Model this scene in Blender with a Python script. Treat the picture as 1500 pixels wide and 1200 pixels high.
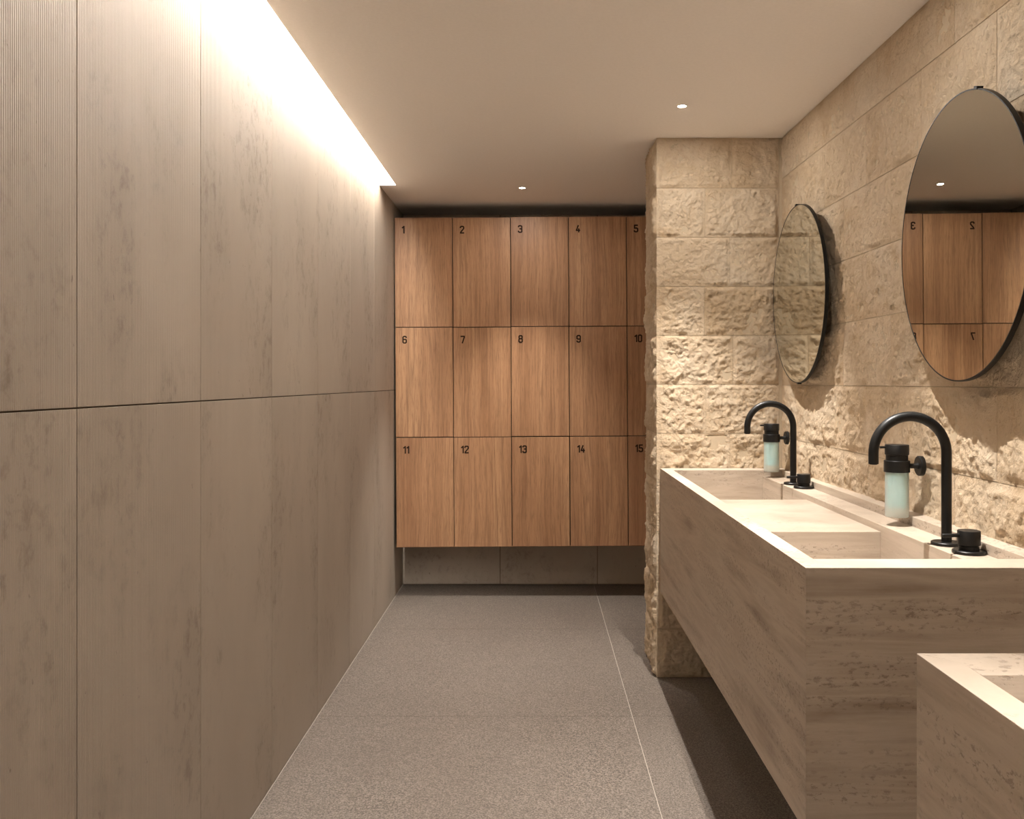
import bpy, bmesh, math, random
from mathutils import Vector, Matrix, noise

# ------------------------------------------------------------------ scene, camera, light set-up
for o in list(bpy.data.objects):
    bpy.data.objects.remove(o, do_unlink=True)
scene = bpy.context.scene
C = scene.collection
EYE = 1.246                                   # camera height above the floor
cam_d = bpy.data.cameras.new('camera')
cam_d.sensor_fit = 'HORIZONTAL'
cam_d.sensor_width = 36.0
cam_d.lens = 36.0 * 1335.0 / 1500.0
cam_d.shift_x = -33.0 / 1500.0
cam_d.shift_y = -40.0 / 1500.0
cam_d.clip_start = 0.02
cam = bpy.data.objects.new('camera', cam_d)
cam.location = (0, 0, EYE)
cam.rotation_euler = (math.pi / 2, 0, 0)
C.objects.link(cam)
scene.camera = cam

world = bpy.data.worlds.new('world')
scene.world = world
world.use_nodes = True
world.node_tree.nodes['Background'].inputs[0].default_value = (1.0, 0.85, 0.7, 1)
world.node_tree.nodes['Background'].inputs[1].default_value = 0.0

vs = scene.view_settings
vs.view_transform = 'Standard'
vs.look = 'None'
vs.gamma = 1.0
vs.use_curve_mapping = False
vs.exposure = 0.75
STRIP_POWER = 54.0                            # emission of the linear light in the ceiling slot
STRIP_COL = (1.0, 0.955, 0.90)
SPOT_POWER = 142.0
SPOT_COL = (1.0, 0.945, 0.88)
SPILL = 0.024

# main dimensions (x to the right, y away from the camera, z up)
CEIL = 2.277
XL = -0.811                                   # left wall face
YB = 5.61                                     # back wall face
YREAR = -2.2
YPIER = 3.845                                 # front face of the stone pier
XP = 0.515                                    # aisle side of the pier
SLOT_X, SLOT_Y = -0.725, 4.768                # right edge and far end of the ceiling slot


# ------------------------------------------------------------------ helpers
def link(name, me, mat=None, parent=None):
    o = bpy.data.objects.new(name, me)
    C.objects.link(o)
    if mat is not None and me is not None and len(me.materials) == 0:
        me.materials.append(mat)
    if parent is not None:
        o.parent = parent
    return o


def to_mesh(bm, name, smooth=False):
    bmesh.ops.recalc_face_normals(bm, faces=bm.faces[:])
    me = bpy.data.meshes.new(name)
    bm.to_mesh(me)
    bm.free()
    if smooth:
        for p in me.polygons:
            p.use_smooth = True
    return me


def box(bm, x0, x1, y0, y1, z0, z1, bevel=0.0):
    v = [bm.verts.new((x, y, z)) for x in (x0, x1) for y in (y0, y1) for z in (z0, z1)]
    fs = []
    for q in ((0, 1, 3, 2), (4, 6, 7, 5), (0, 4, 5, 1), (2, 3, 7, 6), (0, 2, 6, 4), (1, 5, 7, 3)):
        fs.append(bm.faces.new([v[i] for i in q]))
    if bevel:
        es = set()
        for f in fs:
            es.update(f.edges)
        bmesh.ops.bevel(bm, geom=list(es), offset=bevel, segments=2, affect='EDGES', profile=0.5)


def box_mesh(name, dims, bevel=0.0):
    bm = bmesh.new()
    box(bm, *dims, bevel=bevel)
    return to_mesh(bm, name)


def lathe(bm, prof, seg=40, mat=Matrix.Identity(4)):
    """revolve (radius, height) pairs about local z; radius 0 closes the end"""
    rings = []
    for r, h in prof:
        if r <= 1e-6:
            rings.append([bm.verts.new(mat @ Vector((0, 0, h)))])
        else:
            rings.append([bm.verts.new(mat @ Vector((r * math.cos(2 * math.pi * i / seg),
                                                     r * math.sin(2 * math.pi * i / seg), h))) for i in range(seg)])
    for a, b in zip(rings, rings[1:]):
        for i in range(seg):
            j = (i + 1) % seg
            if len(a) == 1 and len(b) == 1:
                continue
            if len(a) == 1:
                bm.faces.new((a[0], b[i], b[j]))
            elif len(b) == 1:
                bm.faces.new((a[i], a[j], b[0]))
            else:
                bm.faces.new((a[i], a[j], b[j], b[i]))


def soften(me, angle=35):
    for p in me.polygons:
        p.use_smooth = True
    me.set_sharp_from_angle(angle=math.radians(angle))
    return me


def lathe_mesh(name, prof, seg=40, mat=Matrix.Identity(4)):
    bm = bmesh.new()
    lathe(bm, prof, seg, mat)
    return soften(to_mesh(bm, name))


def sweep(bm, pts, r, seg=20, caps=True):
    """round tube along points lying in a vertical plane y = const"""
    rings = []
    n = len(pts)
    for i, p in enumerate(pts):
        t = (pts[min(i + 1, n - 1)] - pts[max(i - 1, 0)]).normalized()
        side = Vector((0, 1, 0))
        up = t.cross(side).normalized()
        rings.append([bm.verts.new(p + r * (math.cos(2 * math.pi * k / seg) * side + math.sin(2 * math.pi * k / seg) * up))
                      for k in range(seg)])
    for a, b in zip(rings, rings[1:]):
        for i in range(seg):
            j = (i + 1) % seg
            bm.faces.new((a[i], a[j], b[j], b[i]))
    if caps:
        bm.faces.new(rings[0])
        bm.faces.new(rings[-1])


def empty(name, loc, label=None, cat=None, group=None):
    o = bpy.data.objects.new(name, None)
    o.location = loc
    o.empty_display_size = 0.1
    C.objects.link(o)
    if label:
        o['label'] = label
        o['category'] = cat
    if group:
        o['group'] = group
    return o


def struct(o, label, cat):
    o['kind'] = 'structure'
    o['label'] = label
    o['category'] = cat
    return o


# ------------------------------------------------------------------ materials
class NT:
    def __init__(self, name):
        self.m = bpy.data.materials.new(name)
        self.m.use_nodes = True
        self.t = self.m.node_tree
        self.b = self.t.nodes['Principled BSDF']

    def n(self, kind, **kw):
        nd = self.t.nodes.new('ShaderNode' + kind)
        for k, v in kw.items():
            if k.startswith('i_'):
                nd.inputs[k[2:].replace('_', ' ')].default_value = v
            else:
                setattr(nd, k, v)
        return nd

    def l(self, a, b):
        self.t.links.new(a, b)

    def coords(self, scale=(1, 1, 1), rand=0.0):
        tc = self.n('TexCoord')
        out = tc.outputs['Object']
        if rand:
            oi = self.n('ObjectInfo')
            mu = self.n('VectorMath', operation='SCALE')
            mu.inputs[0].default_value = (13.1 * rand, 7.7 * rand, 17.3 * rand)
            self.l(oi.outputs['Random'], mu.inputs['Scale'])
            ad = self.n('VectorMath', operation='ADD')
            self.l(out, ad.inputs[0])
            self.l(mu.outputs[0], ad.inputs[1])
            out = ad.outputs[0]
        if scale != (1, 1, 1):
            out = self.scaled(out, scale)
        return out

    def scaled(self, vec, scale):
        m = self.n('VectorMath', operation='MULTIPLY')
        m.inputs[1].default_value = scale
        self.l(vec, m.inputs[0])
        return m.outputs[0]

    def noise(self, vec, scale, detail=4, rough=0.55, dist=0.0):
        nd = self.n('TexNoise')
        nd.inputs['Scale'].default_value = scale
        nd.inputs['Detail'].default_value = detail
        nd.inputs['Roughness'].default_value = rough
        nd.inputs['Distortion'].default_value = dist
        self.l(vec, nd.inputs['Vector'])
        return nd.outputs['Fac']

    def ramp(self, fac, stops):
        r = self.n('ValToRGB')
        e = r.color_ramp.elements
        while len(e) < len(stops):
            e.new(0.5)
        for el, (p, c) in zip(e, stops):
            el.position = p
            el.color = (c[0], c[1], c[2], 1) if hasattr(c, '__len__') else (c, c, c, 1)
        self.l(fac, r.inputs[0])
        return r.outputs[0]

    def mix(self, fac, a, b, mode='MIX'):
        m = self.n('Mix', data_type='RGBA', blend_type=mode)
        for s, v in ((m.inputs[0], fac), (m.inputs[6], a), (m.inputs[7], b)):
            if isinstance(v, bpy.types.NodeSocket):
                self.l(v, s)
            elif isinstance(v, (int, float)):
                s.default_value = v
            else:
                s.default_value = (v[0], v[1], v[2], 1)
        return m.outputs[2]

    def math(self, op, a, b=0.0):
        m = self.n('Math', operation=op)
        for s, v in ((m.inputs[0], a), (m.inputs[1], b)):
            if isinstance(v, bpy.types.NodeSocket):
                self.l(v, s)
            else:
                s.default_value = v
        return m.outputs[0]

    def bump(self, height, dist, strength=1.0, prev=None):
        b = self.n('Bump')
        b.inputs['Distance'].default_value = dist
        b.inputs['Strength'].default_value = strength
        self.l(height, b.inputs['Height'])
        if prev is not None:
            self.l(prev, b.inputs['Normal'])
        return b.outputs[0]

    def done(self, col, rough, normal=None, metal=0.0, spec=0.5):
        if isinstance(col, bpy.types.NodeSocket):
            self.l(col, self.b.inputs['Base Color'])
        else:
            self.b.inputs['Base Color'].default_value = (col[0], col[1], col[2], 1)
        if isinstance(rough, bpy.types.NodeSocket):
            self.l(rough, self.b.inputs['Roughness'])
        else:
            self.b.inputs['Roughness'].default_value = rough
        self.b.inputs['Metallic'].default_value = metal
        self.b.inputs['Specular IOR Level'].default_value = spec
        if normal is not None:
            self.l(normal, self.b.inputs['Normal'])
        return self.m


def mat_wall_tile(name, ribs):
    k = NT(name)
    v = k.coords(rand=3.0)
    big = k.noise(k.scaled(v, (1, 1, 0.45)), 2.3, 5, 0.6)
    col = k.ramp(big, [(0.3, (0.42, 0.355, 0.285)), (0.7, (0.50, 0.43, 0.35))])
    # dark weathered blotches, gathered in clusters and drawn out vertically
    cl = k.noise(k.scaled(v, (1, 1, 0.6)), 3.0, 3, 0.55, 0.4)
    fine = k.noise(k.scaled(v, (1, 1, 0.75)), 30, 7, 0.72, 0.3)
    clm = k.ramp(cl, [(0.46, 0.0), (0.66, 1.0)])
    fm = k.ramp(fine, [(0.50, 0.0), (0.66, 1.0)])
    blot = k.math('MULTIPLY', clm, fm)
    col = k.mix(k.math('MULTIPLY', blot, 0.55), col, (0.20, 0.152, 0.11))
    haze = k.ramp(cl, [(0.5, 0.0), (0.75, 1.0)])
    col = k.mix(k.math('MULTIPLY', haze, 0.22), col, (0.22, 0.17, 0.125))
    # sparse pits
    sp = k.noise(k.scaled(v, (1, 1, 0.6)), 44, 3, 0.6)
    spm = k.ramp(sp, [(0.71, 0.0), (0.76, 1.0)])
    col = k.mix(k.math('MULTIPLY', spm, 0.5), col, (0.14, 0.1, 0.07))
    grain = k.noise(v, 160, 3, 0.6)
    nrm = k.bump(grain, 0.0006, 0.4)
    nrm = k.bump(blot, 0.0006, 0.5, nrm)
    nd = k.math('SUBTRACT', 1.0, spm)
    nrm = k.bump(nd, 0.001, 0.6, nrm)
    if ribs:
        tc = k.n('TexCoord')
        sx = k.n('SeparateXYZ')
        k.l(tc.outputs['Object'], sx.inputs[0])
        s = k.math('SINE', k.math('MULTIPLY', sx.outputs[1], 2 * math.pi / 0.0058))
        nrm = k.bump(s, 0.00042, 1.0, nrm)
    return k.done(col, 0.62, nrm, spec=0.3)


def mat_floor():
    k = NT('floor_stoneware')
    v = k.coords(rand=2.0)
    sp = k.noise(v, 190, 3, 0.75)
    big = k.noise(v, 2.4, 4, 0.6)
    col = k.ramp(sp, [(0.36, (0.055, 0.043, 0.034)), (0.5, (0.14, 0.115, 0.094)), (0.64, (0.26, 0.222, 0.188))])
    col = k.mix(k.ramp(big, [(0.35, 0.0), (0.7, 0.35)]), col, (0.115, 0.091, 0.073))
    nrm = k.bump(sp, 0.0012, 0.7)
    return k.done(col, 0.55, nrm, spec=0.35)


def mat_travertine():
    k = NT('travertine')
    v = k.coords(rand=4.0)
    band = k.noise(k.scaled(v, (0.9, 0.9, 10.0)), 1.6, 6, 0.6, 0.25)
    col = k.ramp(band, [(0.30, (0.27, 0.205, 0.15)), (0.42, (0.395, 0.32, 0.25)), (0.50, (0.49, 0.41, 0.33)), (0.58, (0.41, 0.335, 0.262)),
                        (0.72, (0.54, 0.46, 0.375))])
    mot = k.noise(k.scaled(v, (1, 1, 1.6)), 9, 6, 0.65, 0.3)
    col = k.mix(k.ramp(mot, [(0.4, 0.0), (0.7, 0.4)]), col, (0.47, 0.395, 0.32))
    # pits lying along the bedding
    where = k.noise(k.scaled(v, (0.8, 0.8, 12.0)), 1.9, 3, 0.6)
    pit = k.noise(k.scaled(v, (1, 1, 2.0)), 62, 4, 0.7, 0.2)
    pm = k.math('MULTIPLY', k.ramp(pit, [(0.54, 0.0), (0.61, 1.0)]), k.ramp(where, [(0.47, 0.0), (0.6, 1.0)]))
    col = k.mix(k.math('MULTIPLY', pm, 0.6), col, (0.17, 0.125, 0.09))
    nrm = k.bump(k.math('SUBTRACT', 1.0, pm), 0.0015, 0.6)
    nrm = k.bump(k.noise(v, 140, 3, 0.6), 0.0006, 0.4, nrm)
    return k.done(col, 0.5, nrm, spec=0.35)


def mat_stone():
    k = NT('hewn_limestone')
    v = k.coords(rand=1.0)
    big = k.noise(v, 3.2, 5, 0.62, 0.3)
    col = k.ramp(big, [(0.28, (0.57, 0.425, 0.275)), (0.5, (0.66, 0.52, 0.365)), (0.72, (0.72, 0.60, 0.455))])
    och = k.noise(v, 11, 5, 0.7, 0.6)
    col = k.mix(k.ramp(och, [(0.53, 0.0), (0.72, 0.45)]), col, (0.54, 0.36, 0.20))
    pit = k.noise(v, 70, 4, 0.7, 0.3)
    pm = k.ramp(pit, [(0.63, 0.0), (0.70, 1.0)])
    col = k.mix(k.math('MULTIPLY', pm, 0.5), col, (0.30, 0.19, 0.10))
    fl = k.noise(v, 42, 5, 0.65, 1.2)
    nrm = k.bump(fl, 0.014, 0.8)
    nrm = k.bump(k.noise(v, 120, 5, 0.75, 0.8), 0.008, 0.8, nrm)
    nrm = k.bump(k.math('SUBTRACT', 1.0, pm), 0.002, 0.6, nrm)
    return k.done(col, 0.8, nrm, spec=0.2)


def mat_wood():
    k = NT('oak_veneer')
    v = k.coords(rand=5.0)
    warp = k.noise(k.scaled(v, (1, 1, 0.35)), 4.0, 2, 0.5)
    cx = k.n('CombineXYZ')
    k.l(k.math('MULTIPLY', warp, 0.05), cx.inputs[0])
    av = k.n('VectorMath', operation='ADD')
    k.l(v, av.inputs[0])
    k.l(cx.outputs[0], av.inputs[1])
    w = av.outputs[0]
    board = k.noise(k.scaled(v, (1, 1, 0.02)), 12, 2, 0.5)
    g1 = k.noise(k.scaled(w, (1, 1, 0.03)), 90, 5, 0.65)
    g2 = k.noise(k.scaled(w, (1, 1, 0.05)), 300, 3, 0.6)
    col = k.ramp(board, [(0.3, (0.31, 0.160, 0.080)), (0.5, (0.385, 0.208, 0.107)), (0.7, (0.45, 0.258, 0.137))])
    col = k.mix(k.ramp(g1, [(0.44, 0.0), (0.68, 0.75)]), col, (0.20, 0.10, 0.05))
    col = k.mix(k.ramp(g2, [(0.5, 0.0), (0.7, 0.7)]), col, (0.19, 0.098, 0.05))
    nrm = k.bump(g2, 0.0006, 0.4)
    return k.done(col, 0.48, nrm, spec=0.35)


def mat_plain(name, col, rough, grain=0.0, scale=120, metal=0.0, spec=0.5):
    k = NT(name)
    v = k.coords()
    n1 = k.noise(v, scale, 3, 0.6)
    c = k.mix(k.ramp(n1, [(0.3, 0.0), (0.7, 0.18)]), col, tuple(x * 0.8 for x in col))
    nrm = k.bump(n1, grain, 0.5) if grain else None
    return k.done(c, rough, nrm, metal, spec)


def mat_emit(name, col, power):
    k = NT(name)
    k.b.inputs['Emission Color'].default_value = (*col, 1)
    k.b.inputs['Emission Strength'].default_value = power
    return k.done((0.9, 0.9, 0.9), 0.6)


def mat_frosted():
    k = NT('frosted_glass')
    k.b.inputs['Transmission Weight'].default_value = 0.88
    k.b.inputs['IOR'].default_value = 1.25
    v = k.coords()
    n1 = k.noise(v, 400, 2, 0.5)
    return k.done((0.93, 0.97, 0.95), k.ramp(n1, [(0.3, 0.3), (0.7, 0.42)]))


def mat_soap():
    k = NT('blue_soap')
    v = k.coords()
    n1 = k.noise(v, 30, 2, 0.5)
    k.b.inputs['Subsurface Weight'].default_value = 0.4
    k.b.inputs['Subsurface Radius'].default_value = (0.02, 0.03, 0.03)
    return k.done(k.mix(n1, (0.56, 0.87, 0.95), (0.62, 0.91, 0.97)), 0.25)


def mat_mirror():
    k = NT('mirror_silver')
    v = k.coords()
    n1 = k.noise(v, 3, 2, 0.5)
    return k.done(k.mix(n1, (0.63, 0.625, 0.565), (0.65, 0.645, 0.585)), 0.0, None, 1.0)


M_TILE = mat_wall_tile('ribbed_wall_tile', True)
M_TILE_B = mat_wall_tile('back_wall_tile', False)
M_FLOOR = mat_floor()
M_TRAV = mat_travertine()
M_STONE = mat_stone()
M_WOOD = mat_wood()
M_CEIL = mat_plain('painted_plaster', (0.92, 0.875, 0.835), 0.9, 0.0004, 90, spec=0.15)
M_GROUT = mat_plain('dark_grout', (0.14, 0.11, 0.085), 0.9, 0.0005, 200, spec=0.1)
M_GROUT_F = mat_plain('pale_floor_grout', (0.44, 0.39, 0.335), 0.8, 0.0005, 200, spec=0.2)
M_MORTAR = mat_plain('lime_mortar', (0.52, 0.42, 0.30), 0.9, 0.001, 90, spec=0.1)
M_BLACK = mat_plain('matt_black_metal', (0.005, 0.0047, 0.0045), 0.42, 0.00012, 300, spec=0.32)
M_DARK = mat_plain('dark_carcass', (0.035, 0.025, 0.018), 0.7, 0.0003, 100, spec=0.2)
M_INK = mat_plain('dark_brown_cutout', (0.03, 0.016, 0.009), 0.8, 0.0002, 200, spec=0.1)
M_ALU = mat_plain('white_metal', (0.75, 0.72, 0.68), 0.45, 0.0001, 200, spec=0.4)
M_STRIP = mat_emit('led_diffuser', STRIP_COL, STRIP_POWER)
M_LENS = mat_emit('lamp_lens', (1.0, 0.92, 0.82), 30.0)
M_GLASS = mat_frosted()
M_SOAP = mat_soap()
M_MIRROR = mat_mirror()

# ------------------------------------------------------------------ floor
o = link('floor', box_mesh('floor', (XL - 0.1, 1.4, YREAR - 0.1, YB + 0.1, -0.12, -0.002)), M_GROUT_F)
floor = struct(o, 'brown-grey speckled stoneware tile floor with thin pale joints', 'floor')
FX = [XL, 0.365, 1.26]
FY = [5.80 - 1.2 * i for i in range(8)]
for i in range(2):
    for j in range(7):
        x0, x1 = FX[i] + (0.003 if i == 0 else 0.0014), FX[i + 1] - 0.0014
        y1, y0 = min(FY[j], YB) - 0.0008, max(FY[j + 1], YREAR) + 0.0008
        if y1 - y0 < 0.05:
            continue
        cx, cy = (x0 + x1) / 2, (y0 + y1) / 2
        t = link('tile', box_mesh('floor_tile', (x0 - cx, x1 - cx, y0 - cy, y1 - cy, -0.01, 0.0)), M_FLOOR, floor)
        t.location = (cx, cy, 0)

# ------------------------------------------------------------------ left wall
o = link('wall_left', box_mesh('wall_left', (XL - 0.15, XL - 0.005, YREAR - 0.1, YB + 0.1, 0, CEIL + 0.24)), M_GROUT)
wall_left = struct(o, 'left wall clad in tall beige ribbed stone-look panels', 'wall')
TP, TH = 0.5985, 1.2                           # panel pitch and height
PANEL = {}
for row in range(2):
    z0, z1 = (0.003, TH - 0.0015) if row == 0 else (TH + 0.0015, CEIL + 0.235)
    for j in range(-7, 7):
        y0 = 1.616 + TP * j
        y1 = min(y0 + TP, YB)
        y0 = max(y0, YREAR)
        if y1 - y0 < 0.05:
            continue
        w = round(y1 - y0, 4)
        if (row, w) not in PANEL:
            PANEL[row, w] = box_mesh('wall_panel', (-0.012, 0, -w / 2 + 0.0016, w / 2 - 0.0016, 0, z1 - z0), bevel=0.0007)
            PANEL[row, w].materials.append(M_TILE)
        t = link('panel', PANEL[row, w], None, wall_left)
        t.location = (XL, (y0 + y1) / 2, z0)

# ------------------------------------------------------------------ back wall (behind and under the lockers)
o = link('wall_back', box_mesh('wall_back', (XL - 0.15, 1.4, YB + 0.004, YB + 0.15, 0, CEIL + 0.24)), M_GROUT)
wall_back = struct(o, 'shaded back wall of beige panels behind the lockers', 'wall')
me_b = {}
for row in range(2):
    z0, z1 = (0.004, TH - 0.0015) if row == 0 else (TH + 0.0015, CEIL)
    for i in range(4):
        x0, x1 = XL + 0.0 + 0.599 * i, min(XL + 0.599 * (i + 1), 1.2)
        w = round(x1 - x0, 4)
        if (row, w) not in me_b:
            me_b[row, w] = box_mesh('back_panel', (-w / 2 + 0.002, w / 2 - 0.002, 0, 0.012, 0, z1 - z0), bevel=0.0008)
            me_b[row, w].materials.append(M_TILE_B)
        t = link('panel', me_b[row, w], None, wall_back)
        t.location = ((x0 + x1) / 2, YB, z0)

# ------------------------------------------------------------------ wall behind the camera
o = link('wall_rear', box_mesh('wall_rear', (XL - 0.15, 1.4, YREAR - 0.15, YREAR, 0, CEIL + 0.24)), M_CEIL)
struct(o, 'plain plaster wall behind the viewer', 'wall')

# ------------------------------------------------------------------ ceiling with the light slot along the left wall
bm = bmesh.new()
box(bm, SLOT_X, 1.4, YREAR, YB + 0.1, CEIL, CEIL + 0.24)
box(bm, XL - 0.004, SLOT_X, SLOT_Y, YB + 0.1, CEIL, CEIL + 0.24)
box(bm, XL - 0.15, SLOT_X + 0.1, YREAR, YB + 0.1, CEIL + 0.24, CEIL + 0.28)
o = link('ceiling', to_mesh(bm, 'ceiling'), M_CEIL)
struct(o, 'smooth beige plaster ceiling with a light slot along the left wall', 'ceiling')

strip = empty('linear_light', (SLOT_X - 0.043, 0, CEIL), 'long glowing linear light recessed in the ceiling slot beside the left wall', 'light')
o = link('housing', box_mesh('light_housing', (-0.037, 0.041, YREAR + 0.02, SLOT_Y - 0.004, 0.205, 0.238)), M_ALU, strip)
o = link('diffuser', box_mesh('light_diffuser', (-0.035, 0.039, YREAR + 0.04, SLOT_Y - 0.006, 0.190, 0.205)), M_STRIP, strip)


# ------------------------------------------------------------------ hewn stone
def rough_height(p, seed, amp):
    q = p + Vector((seed * 3.17, seed * 1.93, seed * 2.41))
    a = noise.fractal(q * 6.0, 0.9, 2.1, 3)
    warp = Vector((noise.noise(q * 22), noise.noise(q * 22 + Vector((5, 2, 9))), noise.noise(q * 22 + Vector((1, 8, 4))))) * 0.022
    d, _ = noise.voronoi((q + warp) * 15.0)
    e, _ = noise.voronoi((q + warp * 0.7) * 38.0)
    g = noise.ridged_multi_fractal((q + warp * 0.4) * 24.0, 0.75, 2.2, 4, 0.9, 2.0)
    t = noise.turbulence(q * 55.0, 3, True)
    return amp * (0.18 + 0.55 * a + 0.60 * (d[0] - 0.45) + 0.34 * (e[0] - 0.45) + 0.22 * (g - 0.9) - 0.42 * (t - 0.5))


def stone_face(bm, org, u, v, n, w, h, seed, amp, margin, depth, cell):
    nu, nv = max(4, int(w / cell)), max(4, int(h / cell))
    grid = []
    wob = lambda t, s: 1.0 + 0.6 * noise.noise(Vector((t * 9.0, s * 7.3, seed)))
    for i in range(nu + 1):
        col = []
        for j in range(nv + 1):
            a, b = w * i / nu, h * j / nv
            p = org + u * a + v * b
            e = min(a / (margin[0] * wob(b, 1)), (w - a) / (margin[1] * wob(b, 2)), b / (margin[2] * wob(a, 3)), (h - b) / (margin[3] * wob(a, 4)))
            m = max(0.0, min(1.0, e - 0.35))
            m = m * m * (3 - 2 * m)
            d = max(-0.007, rough_height(p, seed, amp)) * m
            col.append(bm.verts.new(p + n * d))
        grid.append(col)
    for i in range(nu):
        for j in range(nv):
            bm.faces.new((grid[i][j], grid[i + 1][j], grid[i + 1][j + 1], grid[i][j + 1]))
    # sides going back into the wall
    loop = [grid[i][0] for i in range(nu + 1)] + [grid[nu][j] for j in range(1, nv + 1)] + \
           [grid[i][nv] for i in range(nu - 1, -1, -1)] + [grid[0][j] for j in range(nv - 1, 0, -1)]
    loop = [bm.verts.new(x.co) for x in loop]   # own vertices keep the arris crisp
    back = [bm.verts.new(x.co - n * depth) for x in loop]
    for i in range(len(loop)):
        j = (i + 1) % len(loop)
        bm.faces.new((loop[i], loop[j], back[j], back[i]))


def stone(parent, faces, seed):
    bm = bmesh.new()
    c = faces[0]['org'] + faces[0]['u'] * faces[0]['w'] * 0.5
    for f in faces:
        g = dict(f)
        g['org'] = f['org']
        stone_face(bm, seed=seed, **g)
    bmesh.ops.translate(bm, verts=bm.verts[:], vec=-c)
    o = link('stone_block', to_mesh(bm, 'stone_block', True), M_STONE, parent)
    o.location = c
    return o


SLOPE = 0.0140
XW = lambda y: 1.045 + SLOPE * (3.838 - y)     # margin plane of the right wall


def wall_prism(name, x_off, y0, y1, mat):
    bm = bmesh.new()
    a = [(XW(y0) + x_off, y0), (1.4, y0), (1.4, y1), (XW(y1) + x_off, y1)]
    lo = [bm.verts.new((x, y, 0)) for x, y in a]
    hi = [bm.verts.new((x, y, CEIL)) for x, y in a]
    bm.faces.new(lo)
    bm.faces.new(hi)
    for i in range(4):
        j = (i + 1) % 4
        bm.faces.new((lo[i], lo[j], hi[j], hi[i]))
    return link(name, to_mesh(bm, name), mat)


wall_right = struct(wall_prism('wall_right', 0.0025, YREAR, YB + 0.1, M_MORTAR),
                    'right wall of rough hewn cream limestone blocks behind the mirrors', 'wall')
GAP = 0.0011
U = Vector((SLOPE, -1, 0)).normalized()        # along the wall, towards the camera
N = Vector((-1, -SLOPE, 0)).normalized()
Zv = Vector((0, 0, 1))
heights = [0.0, 0.165, 0.378, 0.59, 0.80, 1.014, 1.234, 1.448, 1.661, 1.876, 2.106, CEIL]
seed = 1
for r in range(len(heights) - 1):
    z0, z1 = heights[r] + GAP, heights[r + 1] - GAP
    first = 3.114 if r % 2 == 0 else 2.908
    if r == len(heights) - 2:
        z1 = CEIL - 0.0005
    joints = [YPIER + 0.0, first + 0.4] if first + 0.4 < YPIER - 0.1 else [YPIER]
    y = first
    while y > 0.3:
        joints.append(y)
        y -= 0.4
    for ya, yb in zip(joints, joints[1:]):
        w = ya - yb - 2 * GAP
        seed += 1
        rr = random.Random(seed)
        amp = 0.011 + 0.007 * rr.random()
        mg = [0.008 + 0.012 * rr.random() for _ in range(4)]
        near = yb > 1.3
        stone(wall_right, [dict(org=Vector((XW(ya - GAP), ya - GAP, z0)), u=U, v=Zv, n=N, w=w, h=z1 - z0,
                                amp=amp, margin=mg, depth=0.02, cell=0.0045 if near else 0.02)], seed)

# stone pier that ends the wash area
bm = bmesh.new()
box(bm, XP + 0.0025, XW(YPIER) + 0.1, YPIER + 0.0025, 4.22, 0, CEIL)
wall_pier = struct(link('wall_pier', to_mesh(bm, 'wall_pier'), M_MORTAR),
                   'rough cream limestone pier between the washbasins and the lockers', 'wall')
heights = [0.0, 0.205, 0.409, 0.616, 0.823, 1.030, 1.237, 1.444, 1.651, 1.858, 2.065, CEIL]
XPR = 1.03
for r in range(len(heights) - 1):
    z0, z1 = heights[r] + GAP, heights[r + 1] - GAP
    if r == len(heights) - 2:
        z1 = CEIL - 0.0005
    xj = 0.83 if r % 2 == 0 else 0.72
    xj += random.Random(r).uniform(-0.012, 0.012)
    rr = random.Random(r + 77)
    amp = 0.014 + 0.008 * rr.random()
    X1 = Vector((1, 0, 0))
    # corner stone: front face and the face towards the aisle
    stone(wall_pier, [dict(org=Vector((XP + 0.0004, YPIER, z0)), u=X1, v=Zv, n=Vector((0, -1, 0)), w=xj - XP - GAP, h=z1 - z0,
                           amp=amp, margin=[0.024, 0.012, 0.010, 0.010], depth=0.02, cell=0.0045),
                      dict(org=Vector((XP, YPIER + 0.0004, z0)), u=Vector((0, 1, 0)), v=Zv, n=Vector((-1, 0, 0)), w=0.36, h=z1 - z0,
                           amp=amp * 1.25, margin=[0.010, 0.03, 0.012, 0.012], depth=0.02, cell=0.007)], 200 + r)
    stone(wall_pier, [dict(org=Vector((xj + GAP, YPIER, z0)), u=X1, v=Zv, n=Vector((0, -1, 0)), w=XPR - xj - GAP, h=z1 - z0,
                           amp=amp, margin=[0.012, 0.014, 0.010, 0.010], depth=0.02, cell=0.0045)], 300 + r)

# ------------------------------------------------------------------ lockers
LW, LH = 0.3346, 0.6345                        # door pitch
NC, NR = 5, 3
YLK = 5.256
lock = empty('locker_bank', (-0.7975, YLK, 0.2925), 'wall-hung bank of oak lockers with dark numbers 1 to 15', 'lockers')
lock.rotation_euler = (0, -0.0060, 0)
W, H = LW * NC, LH * NR
bm = bmesh.new()
box(bm, 0.002, W - 0.002, 0.019, 0.345, 0.002, H - 0.002)
link('carcass', to_mesh(bm, 'locker_carcass'), M_DARK, lock)
bm = bmesh.new()
box(bm, 0.0, W, 0.0, 0.34, -0.004, 0.0)
link('bottom_board', box_mesh('locker_bottom', (0, W, 0.012, 0.345, -0.001, 0.002)), M_WOOD, lock)
bm.free()
door_me = box_mesh('locker_door', (0, LW - 0.0045, 0, 0.018, 0, LH - 0.0045), bevel=0.001)
door_me.materials.append(M_WOOD)


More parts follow.
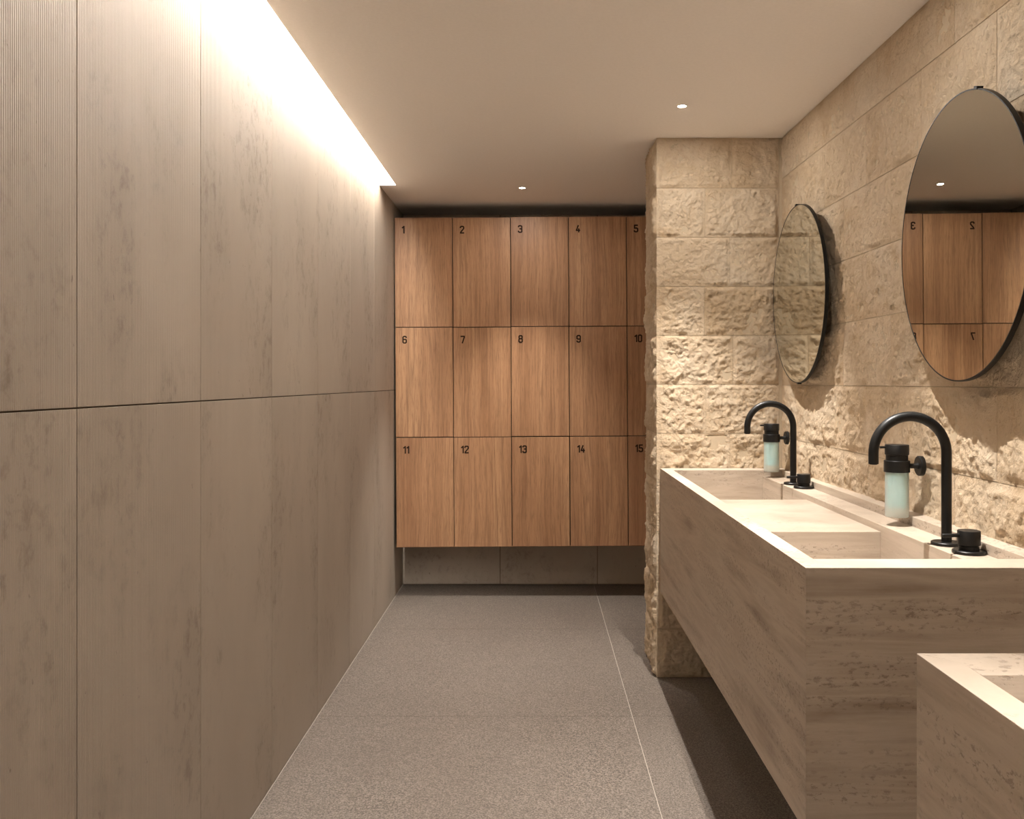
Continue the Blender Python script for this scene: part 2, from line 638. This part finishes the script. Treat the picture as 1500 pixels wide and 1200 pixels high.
DIGIT = {                                      # narrow stroke figures in a box 0.5 wide and 1 high
    '0': [[(0, 0.12), (0, 0.88), (0.12, 1), (0.38, 1), (0.5, 0.88), (0.5, 0.12), (0.38, 0), (0.12, 0), (0, 0.12)]],
    '1': [[(0, 0.80), (0.24, 1), (0.24, 0)]],
    '2': [[(0, 0.82), (0.02, 0.92), (0.12, 1), (0.38, 1), (0.5, 0.90), (0.5, 0.68), (0.06, 0.14), (0.02, 0), (0.5, 0)]],
    '3': [[(0, 0.84), (0.02, 0.92), (0.12, 1), (0.38, 1), (0.5, 0.90), (0.5, 0.62), (0.40, 0.53), (0.2, 0.53)],
          [(0.40, 0.53), (0.5, 0.43), (0.5, 0.10), (0.38, 0), (0.12, 0), (0, 0.10), (0, 0.18)]],
    '4': [[(0.5, 0.26), (0, 0.26), (0.28, 1)], [(0.36, 0.5), (0.36, 0)]],
    '5': [[(0.48, 1), (0.04, 1), (0.04, 0.56), (0.36, 0.56), (0.5, 0.46), (0.5, 0.12), (0.38, 0), (0.12, 0), (0, 0.10), (0, 0.16)]],
    '6': [[(0.5, 0.84), (0.46, 0.93), (0.36, 1), (0.14, 1), (0, 0.88), (0, 0.12), (0.12, 0), (0.38, 0), (0.5, 0.12), (0.5, 0.44),
           (0.38, 0.54), (0, 0.54)]],
    '7': [[(0, 1), (0.5, 1), (0.5, 0.86), (0.2, 0)]],
    '8': [[(0.12, 0.54), (0.02, 0.64), (0.02, 0.9), (0.12, 1), (0.38, 1), (0.48, 0.9), (0.48, 0.64), (0.38, 0.54), (0.12, 0.54), (0, 0.42),
           (0, 0.12), (0.12, 0), (0.38, 0), (0.5, 0.12), (0.5, 0.42), (0.38, 0.54)]],
    '9': [[(0, 0.16), (0.04, 0.07), (0.14, 0), (0.36, 0), (0.5, 0.12), (0.5, 0.88), (0.38, 1), (0.12, 1), (0, 0.88), (0, 0.56),
           (0.12, 0.46), (0.5, 0.46)]],
}


def number_mesh(txt):
    h, t = 0.0375, 0.0038                       # height of the stroke axis, half stroke width
    bm = bmesh.new()
    x0 = 0.0
    for ch in txt:
        for line in DIGIT[ch]:
            p = [Vector((x0 + x * h, z * h)) for x, z in line]
            for a, b in zip(p, p[1:]):
                d = (b - a).normalized() * t * 0.7
                e = Vector((-d.y, d.x)) / 0.7
                q = [a - d + e, a - d - e, b + d - e, b + d + e]
                fr = [bm.verts.new((c.x, -0.0007, c.y)) for c in q]
                bk = [bm.verts.new((c.x, 0.0006, c.y)) for c in q]
                bm.faces.new(fr)
                for i in range(4):
                    j = (i + 1) % 4
                    bm.faces.new((fr[i], fr[j], bk[j], bk[i]))
        x0 += (0.24 if ch == '1' else 0.5) * h + 0.0105
    me = to_mesh(bm, 'number')
    me.materials.append(M_INK)
    return me


rnd = random.Random(5)
for r in range(NR):
    for c in range(NC):
        d = link('door', door_me, None, lock)
        d.location = (c * LW + 0.00225 + rnd.uniform(-0.0006, 0.0006), rnd.uniform(-0.0018, 0.0012),
                      (NR - 1 - r) * LH + 0.00225 + rnd.uniform(-0.001, 0.001))
        d.rotation_euler = (0, 0, rnd.uniform(-0.003, 0.003))
        num = str(r * NC + c + 1)
        g = link('number', number_mesh(num), None, d)
        g.location = (0.044, -0.0003, LH - 0.0045 - 0.052 - 0.036)
        g['label'] = 'dark cut-out number ' + num


# ------------------------------------------------------------------ washbasin units
def vanity(loc, label, ledge_detail=True):
    L, E = 2.061, 0.09
    root = empty('washbasin_unit', loc, label, 'washbasin', 'travertine washbasin units')
    B = 0.0012
    bk = 0.520

    def part(name, *d):
        dims = d
        cx, cy, cz = (dims[0] + dims[1]) / 2, (dims[2] + dims[3]) / 2, (dims[4] + dims[5]) / 2
        o = link(name, box_mesh(name, (dims[0] - cx, dims[1] - cx, dims[2] - cy, dims[3] - cy, dims[4] - cz, dims[5] - cz), B), M_TRAV, root)
        o.location = (cx, cy, cz)
        return o
    T = 0.042

    def slab(name, poly):
        bm = bmesh.new()
        lo = [bm.verts.new((x, y, -0.259)) for x, y in poly]
        hi = [bm.verts.new((x, y, 0.259)) for x, y in poly]
        bm.faces.new(lo)
        bm.faces.new(hi)
        for i in range(len(poly)):
            j = (i + 1) % len(poly)
            bm.faces.new((lo[i], lo[j], hi[j], hi[i]))
        bmesh.ops.bevel(bm, geom=bm.edges[:], offset=0.0008, segments=2, affect='EDGES', profile=0.5)
        o = link(name, to_mesh(bm, name), M_TRAV, root)
        o.location = (0, 0, 0.259)
        return o
    slab('front_panel', [(0, 0), (0, L), (T, L - T), (T, T)])
    slab('end_panel', [(0, 0), (bk, 0), (bk, E), (T, E), (T, T)])
    slab('end_panel', [(0, L), (bk, L), (bk, L - E), (T, L - E), (T, L - T)])
    part('base_slab', 0.042, 0.486, E, L - E, 0, 0.03)
    part('drying_platform', 0.042, 0.409, 0.692, 1.366, 0.30, 0.475)
    part('tap_ledge', 0.409, 0.486, E, L - E, 0.05, 0.493)
    part('upstand', 0.486, 0.535, E, L - E, 0.05, 0.518)
    for a, b in ((E, 0.692), (1.366, L - E)):
        f = part('basin_floor', 0.042, 0.409, a, b, 0.335, 0.36)
        bm = bmesh.new()
        box(bm, 0.13, 0.18, -0.24, 0.24, 0.0125, 0.0135)
        s = link('drain_slot', to_mesh(bm, 'drain_slot'), M_DARK, f)
    return root


vanity((0.529, 1.777, 0.366), 'long floating travertine trough washbasin against the stone pier, with two black taps')
vanity((0.510, 1.217 - 2.061, 0.366), 'travertine washbasin in the bottom right corner, nearest the viewer')


# ------------------------------------------------------------------ taps
def spout(loc, label):
    root = empty('basin_spout', loc, label, 'tap', 'black swan-neck spouts')
    link('base_plate', lathe_mesh('spout_plate', [(0, 0), (0.0345, 0), (0.035, 0.001), (0.035, 0.006), (0.0335, 0.0075), (0, 0.0075)]), M_BLACK, root)
    R, r = 0.0868, 0.0118
    hz = 0.305 - R
    pts = [Vector((0, 0, 0.006)), Vector((0, 0, hz * 0.5)), Vector((0, 0, hz))]
    for i in range(1, 37):
        a = math.pi * i / 36
        pts.append(Vector((-R + R * math.cos(a), 0, hz + R * math.sin(a))))
    pts.append(Vector((-2 * R, 0, hz - 0.026)))
    bm = bmesh.new()
    sweep(bm, pts, r, 28)
    link('swan_neck', soften(to_mesh(bm, 'swan_neck')), M_BLACK, root)
    o = link('outlet', lathe_mesh('spout_outlet', [(0, 0), (0.0085, 0), (0.0085, 0.004), (0, 0.004)], 24), M_DARK, root)
    o.location = (-2 * R, 0, hz - 0.0275)
    return root


def valve(loc, label):
    root = empty('tap_valve', loc, label, 'tap valve', 'black tap valves')
    link('base_plate', lathe_mesh('valve_plate', [(0, 0), (0.0355, 0), (0.036, 0.001), (0.036, 0.006), (0.0345, 0.0075), (0, 0.0075)]), M_BLACK, root)
    link('neck', lathe_mesh('valve_neck', [(0, 0.007), (0.0215, 0.007), (0.0215, 0.016), (0.0195, 0.017), (0.0195, 0.020), (0, 0.020)]), M_BLACK, root)
    k = link('knob', lathe_mesh('valve_knob', [(0, 0.019), (0.0235, 0.019), (0.0245, 0.020), (0.0245, 0.050), (0.0235, 0.0515), (0, 0.0515)]), M_BLACK, root)
    m = Matrix.Translation((0, 0, 0.041)) @ Matrix.Rotation(-math.pi / 2, 4, 'Y')
    lv = link('lever', lathe_mesh('valve_lever', [(0, 0.022), (0.0042, 0.022), (0.0042, 0.063), (0.0036, 0.064), (0, 0.064)], 20, m), M_BLACK, k)
    lv.rotation_euler = (0, 0, 0.12)
    return root


LEDGE = 0.8595
spout((0.978, 3.445, LEDGE), 'matt black swan-neck spout on the ledge closest to the stone pier')
spout((0.980, 2.168, LEDGE), 'matt black swan-neck spout at the near basin, arching over the front soap dispenser')
valve((0.982, 3.325, LEDGE), 'small matt black lever valve beside the far swan-neck spout')
valve((0.982, 2.060, LEDGE), 'matt black lever valve beside the front swan-neck spout, at the right edge')


# ------------------------------------------------------------------ soap dispensers
def dispenser(y, x, xwall, label):
    root = empty('soap_dispenser', (x, y, 0.883), label, 'soap dispenser', 'wall-hung soap dispensers')
    g = 0.121
    R = 0.0305
    link('glass_bottle', lathe_mesh('dispenser_glass', [(0, 0), (R - 0.002, 0), (R, 0.002), (R, g + 0.012), (R - 0.0022, g + 0.012),
                                                        (R - 0.0022, 0.004), (0, 0.004)]), M_GLASS, root)
    link('soap', lathe_mesh('dispenser_soap', [(0, 0.026), (R - 0.005, 0.026), (R - 0.0035, 0.028), (R - 0.0035, g), (0, g)]), M_SOAP, root)
    link('collar', lathe_mesh('dispenser_collar', [(R + 0.0004, g), (0.0335, g), (0.0335, g + 0.030), (0.0325, g + 0.031), (0.02, g + 0.031), (0.02, g + 0.014), (R + 0.0004, g + 0.014), (R + 0.0004, g)]), M_BLACK, root)
    hd = link('pump_head', lathe_mesh('dispenser_head', [(0, g + 0.030), (0.0285, g + 0.030), (0.0285, g + 0.046), (0.031, g + 0.047), (0.031, g + 0.072), (0.030, g + 0.0735), (0, g + 0.0735)]), M_BLACK, root)
    m = Matrix.Translation((0, 0, g + 0.0665)) @ Matrix.Rotation(-math.pi / 2, 4, 'Y')
    link('nozzle', lathe_mesh('dispenser_nozzle', [(0, 0.028), (0.0032, 0.028), (0.0032, 0.046), (0, 0.046)], 18, m), M_BLACK, hd)
    m = Matrix.Translation((0, 0, g + 0.016)) @ Matrix.Rotation(math.pi / 2, 4, 'Y')
    d = xwall - x
    link('arm', lathe_mesh('dispenser_arm', [(0, 0.032), (0.0068, 0.032), (0.0068, d - 0.014), (0.010, d - 0.006), (0.010, d), (0, d)], 24, m), M_BLACK, root)
    link('wall_flange', lathe_mesh('dispenser_flange', [(0, d - 0.008), (0.025, d - 0.008), (0.027, d - 0.006), (0.027, d + 0.004), (0, d + 0.004)], 40, m), M_BLACK, root)
    return root


dispenser(3.70, 0.962, XW(3.70) - 0.022, 'far wall soap dispenser, pale blue soap in frosted glass, next to the stone pier')
dispenser(2.46, 0.978, XW(2.46) - 0.022, 'front wall soap dispenser, pale blue soap in frosted glass, under the near spout arch')


# ------------------------------------------------------------------ mirrors
def mirror(cx, cy, cz, R, yaw, tilt, wall_d, clips, label):
    n = Vector((-math.cos(yaw) * math.cos(tilt), math.sin(yaw), math.sin(tilt))).normalized()
    root = empty('round_mirror', (cx, cy, cz), label, 'mirror', 'round wall mirrors')
    up = (Vector((0, 0, 1)) - n * n.z).normalized()
    s = up.cross(n)
    root.rotation_euler = Matrix((s, up, n)).transposed().to_euler()
    link('mirror_glass', lathe_mesh('mirror_glass', [(0, 0.0), (R - 0.0032, 0.0), (R - 0.0029, -0.0004), (R - 0.0029, -0.001), (0, -0.001)], 128), M_MIRROR, root)
    link('edge_rim', lathe_mesh('mirror_rim', [(0, -0.0012), (R - 0.0027, -0.0012), (R - 0.0027, 0.0006), (R, 0.0006), (R, -0.012), (R - 0.002, -0.013), (0, -0.013)], 128), M_BLACK, root)
    link('wall_mount', lathe_mesh('mirror_mount', [(0, -0.012), (0.16, -0.012), (0.16, -wall_d), (0, -wall_d)], 48), M_DARK, root)
    for a in clips:
        bm = bmesh.new()
        box(bm, -0.008, 0.008, R - 0.003, R + 0.005, -0.013, 0.0022, 0.001)
        c = link('clip', to_mesh(bm, 'mirror_clip'), M_BLACK, root)
        c.rotation_euler = (0, 0, math.radians(a))
    return root


mirror(1.000, 2.156, EYE + 0.340, 0.3385, 0.0150, -0.006, 0.042, (-17,), 'near round frameless mirror cut by the right edge, reflecting the lockers')
mirror(0.996, 3.462, EYE + 0.334, 0.3370, -0.004, -0.010, 0.032, (0, 180), 'far round frameless mirror beside the pier, reflecting rough stone')


# ------------------------------------------------------------------ recessed downlights
def downlight(x, y, label, power=SPOT_POWER, size=70):
    root = empty('downlight', (x, y, CEIL), label, 'downlight', 'recessed ceiling downlights')
    link('trim_ring', lathe_mesh('downlight_trim', [(0.0155, 0.0), (0.0225, -0.0003), (0.0225, -0.0014), (0.0155, -0.0020), (0.0155, 0.0)], 36), M_ALU, root)
    link('lens', lathe_mesh('downlight_lens', [(0, -0.0016), (0.0152, -0.0012), (0.0152, -0.0002), (0, -0.0002)], 36), M_LENS, root)
    ld = bpy.data.lights.new('downlight_beam', 'SPOT')
    ld.energy = power
    ld.color = SPOT_COL
    ld.spot_size = math.radians(size)
    ld.spot_blend = 1.0
    ld.shadow_soft_size = 0.006
    lo = bpy.data.objects.new('downlight_beam', ld)
    lo.location = (0, 0, -0.009)
    C.objects.link(lo)
    lo.parent = root
    sd = bpy.data.lights.new('downlight_spill', 'AREA')          # stray light of the lens outside the beam
    sd.energy = power * SPILL
    sd.color = SPOT_COL
    sd.shape = 'DISK'
    sd.size = 0.024
    so = bpy.data.objects.new('downlight_spill', sd)
    so.location = (0, 0, -0.0025)
    C.objects.link(so)
    so.parent = root
    return root


downlight(0.550, 3.40, 'tiny bright downlight in the ceiling in front of the stone pier')
downlight(-0.065, 4.83, 'tiny bright downlight in the ceiling just before the lockers', 105.0)
downlight(0.585, 2.12, 'tiny downlight in the ceiling above the front swan-neck spout')
downlight(0.540, 0.55, 'tiny downlight in the ceiling above the nearest washbasin')
